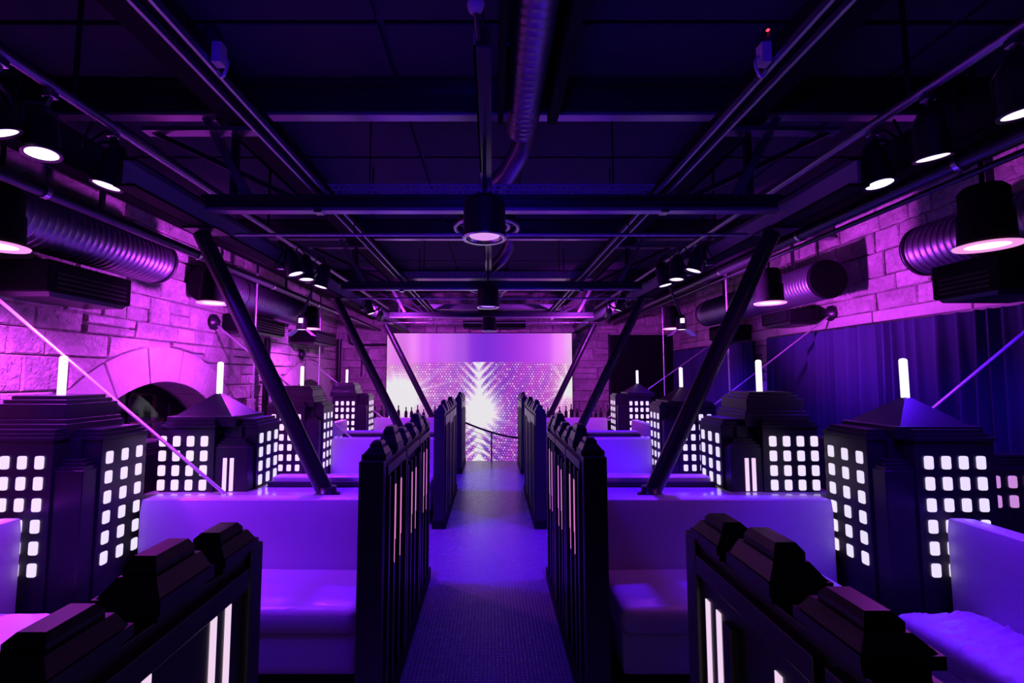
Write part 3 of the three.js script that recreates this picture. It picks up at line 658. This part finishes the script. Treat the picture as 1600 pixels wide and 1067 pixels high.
function unit(label, x0, x1, y0, y1, d0, d1, s) {
  const t = thing('air_unit', label, 'air unit', [(x0 + x1) / 2, y0, (d0 + d1) / 2]);
  P(t, 'casing', B(x0, x1, y0 + .03, y1, d0, d1, .012), mt.blackMatt);
  P(t, 'lower_tray', frustum(x0 + .03, x1 - .03, y0, y0 + .04, d0 + .05, d1 - .05, -.02, -.02, -.03, -.03), mt.black);
  for (let k = 0; k < 4; k++) P(t, 'grille_slat', B(s < 0 ? x1 - .004 : x0 - .008, s < 0 ? x1 + .008 : x0 + .004, y0 + .06 + k * .035, y0 + .075 + k * .035, d0 + .06, d1 - .06), mt.black);
  for (const d of [d0 + .1, d1 - .1]) P(t, 'hanger_bracket', B((x0 + x1) / 2 - .02, (x0 + x1) / 2 + .02, y1 - .01, y1 + .035, d - .01, d + .01), mt.steel);
}
unit('black air unit under the duct, above the arch, open end', -3.50, -3.12, 2.17, 2.43, 3.2, 3.95, -1);
unit('black air unit under the duct between the two arches', -3.5, -3.15, 2.17, 2.40, 6.0, 7.0, -1);
unit('black air unit high above the arch beside the video wall', -3.5, -3.08, 2.17, 2.42, 8.0, 9.1, -1);
unit('black air unit beside the curtain wall, open end', 3.50, 4.08, 2.17, 2.46, 3.13, 3.62, 1);
unit('black air unit on the curtain wall beside the stone pier', 3.86, 4.24, 2.28, 2.475, 5.92, 6.55, 1);
unit('black air unit on the curtain wall past the stone pier', 3.84, 4.3, 2.2, 2.46, 7.6, 8.1, 1);
{ // round duct over the aisle and the flexible branches to the diffusers
  const t = thing('aisle_duct', 'flexible silver duct close to the ceiling above the aisle', 'duct', [.22, 3.2, 2.2]);
  const prof = []; for (let k = 0; k <= 46; k++) { prof.push([.10, k * .055], [.10, k * .055 + .035], [.108, k * .055 + .045]); }
  P(t, 'duct_wall', L(prof, V(.21, 3.32, .5), V(0, 0, 1), 24), mt.galv);
  for (const d of [1.2, 2.4]) P(t, 'strap', B(.08, .34, 3.42, YC - .003, d - .02, d + .02), mt.steel);
  P(t, 'side_board', B(.04, .075, 3.22, YC - .003, .3, 2.86), mt.blackMatt); P(t, 'side_board', B(.36, .42, 3.22, YC - .003, .3, 2.86), mt.blackMatt);
}
for (let k = 0; k < 3; k++) {
  const d = 3.72 + 2.7 * k, x = -.04;
  const t = thing('ceiling_diffuser', ['round ringed air diffuser behind the downlight at the open end', 'round ringed air diffuser above the middle downlight', 'round ringed air diffuser above the downlight by the video wall'][k], 'air diffuser', [x, 2.8, d], 'air diffusers');
  for (const [r, y] of [[.26, 2.82], [.185, 2.835], [.11, 2.85]]) { const g = new THREE.TorusGeometry(r, .017, 10, 40); g.rotateX(Math.PI / 2); g.translate(x, y, -d); P(t, 'ring', finish(g), mt.steelPale); }
  P(t, 'plenum', L([[0, 2.86], [.20, 2.86], [.24, 2.88], [.20, 2.98], [.09, 3.02], [0, 3.02]], V(x, 0, d), undefined, 28), mt.blackMatt);
  for (let q = 0; q < 3; q++) P(t, 'spoke', bar(V(x - .26 * Math.cos(q * 1.05), 2.845, d - .26 * Math.sin(q * 1.05)), V(x + .26 * Math.cos(q * 1.05), 2.845, d + .26 * Math.sin(q * 1.05)), .012, .012), mt.steel);
  const pts = [V(x, 3.0, d), V(x + .02, 3.1, d - .05), V(x + .18, 3.2, d - .25), V(x + .28, 3.34, d - .45), V(x + .29, 3.48, d - .5)], path = new THREE.CatmullRomCurve3(pts), g = new THREE.TubeGeometry(path, 60, .075, 18);
  const p = g.attributes.position; for (let i = 0; i < p.count; i++) { const ring = Math.floor(i / 19), c = path.getPointAt(Math.min(1, ring / 60)); if (ring % 2) { const v = new THREE.Vector3().fromBufferAttribute(p, i).sub(c).multiplyScalar(1.1).add(c); p.setXYZ(i, v.x, v.y, v.z); } }
  g.computeVertexNormals();
  P(t, 'flexible_hose', finish(g), mt.galv);
}

// ---------------------------------------------------------------- lamps
for (let k = 0; k < 3; k++) { // round downlights over the aisle
  const d = [2.55, 5.15, 7.85][k], x = -.04, y = 2.375;
  const t = thing('downlight', ['round black downlight hanging over the aisle at the open end', 'round black downlight hanging over the middle of the aisle', 'round black downlight hanging over the aisle by the video wall'][k], 'downlight', [x, y, d], 'aisle downlights');
  P(t, 'housing', L([[.105, .02], [.122, 0], [.124, .012], [.120, .03], [.118, .20], [.105, .225], [.03, .235], [0, .235]], V(x, y, d), undefined, 36), mt.black);
  P(t, 'bezel', L([[.105, .0], [.124, -.004], [.126, .006], [.118, .012], [.105, .01]], V(x, y, d), undefined, 36), mt.chrome);
  P(t, 'reflector', L([[.104, .006], [.08, .045], [.045, .075]], V(x, y, d), undefined, 28), mt.chrome);
  P(t, 'lamp_lens', L([[0, .028], [.05, .024], [.085, .014]], V(x, y, d), undefined, 20), mt.lensDim);
  P(t, 'hanger_rod', T(V(x, y + .23, d), V(x, k ? YC : 2.96, d), .01, 8), mt.steel);
  spot(VIOLET, DOWN_CD, [x, y - .012, d], [x, 0, d], 1.0, .6, 4);
}
for (const s of [-1, 1]) for (let k = 0; k < 3; k++) { // pendant cans over the outer booths, washing the walls
  const d = [2.70, 4.85, 7.5][k], x = s * 2.96, y = 2.37;
  const t = thing('pendant_can', 'large black pendant can lamp with glowing pink rim, ' + SIDE(s) + ', ' + ROW[k], 'lamp', [x, y, d], 'pendant can lamps');
  P(t, 'housing', L([[.10, .02], [.13, .012], [.13, .04], [.125, .20], [.115, .22], [.115, .34], [.09, .37], [0, .38]], V(x, y, d), undefined, 32), mt.blackMatt);
  P(t, 'rim_light', L([[.100, .006], [.150, -.002], [.155, .008], [.130, .016]], V(x, y, d), undefined, 32), mt.lensRing, 'glowing pink rim');
  P(t, 'lamp_lens', L([[0, .012], [.06, .010], [.100, .006]], V(x, y, d), undefined, 24), mt.lensPink);
  P(t, 'hanger_rod', T(V(x, y + .37, d), V(x, YC, d), .012, 8), mt.steel);
  spot(s < 0 ? PINK : VIOLET, PENDANT_CD * (s < 0 ? [2.6, .5, 1.3][k] : 1), [x, y - .015, d], [x + s * .5, 0, d + (k ? 0 : .5)], 1.05, .35, 5);
}
function par(s, x, y, d, to, color, cd, label, group, small) {
  const at = V(x, y, d), dir = V(to[0], to[1], to[2]).sub(at).normalize(), ax = dir.clone().negate();
  const t = thing('par_can', label, 'spotlight', [x, y, d], group), k = small ? .8 : 1;
  P(t, 'can', L([[.062 * k, 0], [.072 * k, 0], [.074 * k, .012], [.066 * k, .03], [.064 * k, .15], [.052 * k, .19], [.034 * k, .235], [0, .245]], at, ax, 24), mt.black);
  P(t, 'lamp_lens', L([[0, .014], [.035 * k, .011], [.063 * k, .004]], at, ax, 20), mt.lensPink, 'glowing lens');
  P(t, 'lens_rim', L([[.060 * k, .0], [.074 * k, -.004], [.076 * k, .004], [.070 * k, .01]], at, ax, 24), mt.steel);
  const c = at.clone().addScaledVector(ax, .10), hx = s * (d < 3 ? 2.08 : 1.90), hy = d < 3 ? 2.928 : 2.585;
  P(t, 'yoke', curveTube([c.clone().add(new THREE.Vector3(0, 0, .085)), c.clone().add(new THREE.Vector3(0, .10, .088)), c.clone().add(new THREE.Vector3(0, .14, 0)), c.clone().add(new THREE.Vector3(0, .10, -.088)), c.clone().add(new THREE.Vector3(0, 0, -.085))], .009, 20, 6), mt.steel);
  P(t, 'clamp', bar(c.clone().add(new THREE.Vector3(0, .135, 0)), new THREE.Vector3(hx, hy - .012, c.z), .022, .022), mt.steel);
  P(t, 'hook_clamp', B(hx - .025, hx + .025, hy - .022, hy + .014, -c.z - .02, -c.z + .02, .004), mt.chrome);
  P(t, 'power_cord', curveTube([at.clone().addScaledVector(ax, .24), at.clone().addScaledVector(ax, .30).add(new THREE.Vector3(s * .06, .02, .02)), new THREE.Vector3(x + s * .1, y + .2, -d + .05), new THREE.Vector3(hx, hy - .004, -d + .12)], .006, 18, 5), mt.blackMatt);
  const p = at.clone().addScaledVector(dir, .012);
  spot(color, cd, [p.x, p.y, -p.z], to, color === PINK ? 1.2 : s > 0 && d < 3 ? .62 : .80, .35, 3);
}
for (const s of [-1, 1]) {
  const who = SIDE(s);
  const sets = s < 0   // distance, aim (x, y, d), wash
    ? [[[1.89, 1.45, .5, 2.75, 0], [2.07, 1.75, .2, 1.9, 0], [2.43, 2.5, .2, 2.2, 1]], [[4.10, 1.0, .2, 4.2, 0], [4.34, 1.6, .4, 4.25, 0], [4.70, 2.25, .2, 4.45, 1]], [[6.72, 1.0, .2, 6.75, 0], [7.25, 2.75, 1.6, 10.6, 1]]]
    : [[[1.74, 2.3, .3, 1.8, 0], [2.11, 2.35, .3, 2.3, 0], [2.41, 2.2, .2, 2.1, 1]], [[3.97, 1.0, .2, 4.2, 0], [4.34, 1.6, .4, 4.25, 0], [4.62, 2.2, .2, 4.4, 1]], [[6.37, 1.0, .2, 6.6, 0], [6.94, 2.3, 1.6, 10.6, 1]]];
  const nth = ['first', 'second', 'third'];
  sets.forEach((set, k) => set.forEach(([d, tx, ty, td, wash], j) => {
    par(s, s * (k ? 1.765 : 2.09), k ? 2.52 : 2.63, d, [s * tx, ty, td], wash ? PINK : VIOLET, wash ? WASH_CD * (k === 2 ? 2.2 : s > 0 ? .3 : 1) : tx === 1 ? GAP_CD : PAR_CD * (s < 0 && !k ? .55 : .6), 'black par can with glowing lens, ' + nth[j] + ' from the open end, ' + who + ', ' + ROW[k], 'par cans on the girders', k === 2);
  }));
  { const x = s * 2.06, d = s < 0 ? 1.60 : 1.52, t = thing('par_can', 'unlit black par can under the end of the lamp bar, ' + who, 'spotlight', [x, 2.78, d]);
    const ax = new THREE.Vector3(-s * .4, 1, .6).normalize();
    P(t, 'can', L([[0, .01], [.058, .008], [.066, 0], [.064, .15], [.05, .19], [.03, .235], [0, .24]], V(x, 2.66, d), ax, 22), mt.black);
    P(t, 'clamp', B(s * 2.08 - .02, s * 2.08 + .02, 2.80, 2.944, d - .03, d + .01), mt.chrome); P(t, 'safety_cable', curveTube([V(s * 2.08, 2.935, d), V(x + s * .1, 2.9, d + .03), V(x + s * .08, 2.78, d + .05), V(x - s * .05, 2.80, d + .02)], .005, 16, 5), mt.rod); }
  // lamps with open shutters, hung lower
  const x = s * 2.12, y = 2.12, d = 5.12, t = thing('shutter_lamp', 'black lamp with open pink-lit shutters hanging below the girder, ' + who, 'spotlight', [x, y, d]);
  P(t, 'body', L([[.05, 0], [.055, .02], [.055, .12], [.035, .16], [0, .165]], V(x, y, d), undefined, 18), mt.black);
  P(t, 'lamp_lens', L([[0, .004], [.05, .002]], V(x, y, d), undefined, 16), mt.lensPink);
  for (const q of [-1, 1]) P(t, 'shutter', bar(V(x + q * .06, y, d), V(x + q * .14, y - .07, d), .13, .004), mt.leather);
  P(t, 'indicator_light', T(V(x - s * .01, y + .07, d - .058), V(x - s * .01, y + .12, d - .058), .022, 10), mt.lensPink);
  P(t, 'drop_arm', T(V(x, y + .16, d), V(s * 2.0, 2.61, d), .014, 8), mt.steel);
  spot(PINK, SHUTTER_CD * (s > 0 ? 1.9 : 1), [x + s * .15, y - .005, d], [s < 0 ? XL : XR, s < 0 ? 2.45 : 2.95, 5.2], s < 0 ? 1.15 : .95, .6, 3);
}
{ // flood lamp at the open end, throwing blue up under the roof
  const t = thing('flood_lamp', 'blue flood lamp on the plain wall at the open end', 'lamp', [0, 2.2, -1.5]);
  P(t, 'housing', B(-.16, .16, 2.2, 2.4, -1.58, -1.48, .01), mt.black); P(t, 'lamp_lens', B(-.14, .14, 2.22, 2.38, -1.485, -1.475), glow([.1, .05, 1], 1.2)); P(t, 'bracket', B(-.03, .03, 2.1, 2.25, -1.6, -1.5), mt.steel);
  spot(BLUE, FLOOD_CD, [0, 2.3, -1.46], [0, 3.5, 1.2], .75, .7, 8);
}
{ // upright drain pipes on the arch wall
  for (const [d, l] of [[7.1, 'dark upright drain pipe on the stone wall between the two arches'], [10.45, 'dark upright drain pipe in the corner beside the video wall']]) {
    const t = thing('drain_pipe', l, 'pipe', [XL + .14, 0, d]);
    P(t, 'pipe', T(V(XL + .14, 0, d), V(XL + .14, 2.45, d), .05, 14), mt.black);
    for (const y of [.6, 1.5, 2.3]) P(t, 'bracket', B(XL + .07, XL + .14, y, y + .03, d - .07, d + .07), mt.steel);
  }
  const t = thing('wall_conduit', 'bent dark conduit on the stone wall beside the video wall', 'conduit', [-3.0, 1.5, DB - .05]);
  P(t, 'pipe', curveTube([V(-3.3, 2.9, DB - .05), V(-3.3, 2.45, DB - .05), V(-3.26, 2.36, DB - .05), V(-3.1, 2.33, DB - .05), V(-2.42, 2.33, DB - .05)], .03, 30, 8), mt.black);
  P(t, 'pipe', curveTube([V(-3.0, 2.33, DB - .05), V(-3.0, 1.6, DB - .05)], .02, 6, 8), mt.black);
  const c = thing('projector', 'dark box projector hanging above the video wall', 'projector', [-.15, 2.66, 9.9]);
  P(c, 'body', B(-.62, .75, 2.66, 2.82, 10.0, 10.3, .02), mt.blackMatt); P(c, 'mount', B(.0, .1, 2.80, YC, 10.1, 10.2), mt.steel); P(c, 'front_plate', B(-.5, -.18, 2.75, 2.775, 9.97, 10.01), mt.steelPale);
}

// ---------------------------------------------------------------- curtains
function curtain(label, d0, d1) {
  const t = thing('curtain', label, 'curtain', [4.24, .02, (d0 + d1) / 2]), n = Math.round((d1 - d0) * 90), rows = 14, pos = [], idx = [];
  let ph = 0; const phase = [], amp = [];
  for (let i = 0; i <= n; i++) { ph += .46 + .20 * Math.sin(i * .071 + d0) + .1 * Math.sin(i * .19); phase.push(ph); amp.push(.75 + .35 * Math.sin(i * .043 + 1) * Math.sin(i * .11)); }
  for (let side = 0; side < 2; side++) for (let j = 0; j <= rows; j++) for (let i = 0; i <= n; i++) {
    const v = j / rows, a = (.050 + .030 * Math.min(1, v * 2.2)) * amp[i];
    const off = Math.sin(phase[i] + .25 * Math.sin(v * 3 + i * .02)) * a + .25 * a * Math.sin(phase[i] * 2 + v);
    pos.push(4.19 + off + side * .006, 2.17 - v * 2.15, -(d0 + (d1 - d0) * i / n + .004 * Math.sin(v * 5 + i * .3)));
  }
  const W = n + 1, S = W * (rows + 1);
  for (let j = 0; j < rows; j++) for (let i = 0; i < n; i++) { const a = j * W + i, b = a + 1, c = a + W, e = c + 1; idx.push(a, b, c, b, e, c, S + a, S + c, S + b, S + b, S + c, S + e); }
  const g = new THREE.BufferGeometry(); g.setAttribute('position', new THREE.Float32BufferAttribute(pos, 3)); g.setIndex(idx); g.computeVertexNormals();
  P(t, 'cloth', finish(g), mt.curtain);
  P(t, 'curtain_rail', B(4.17, 4.22, 2.165, 2.19, d0, d1), mt.black);
}
curtain('dark pleated floor-length curtain hanging before the stone pier', 1.9, 6.95);
curtain('dark pleated floor-length curtain hanging past the stone pier by the video wall', 7.45, 10.6);

renderer.render(scene, camera);
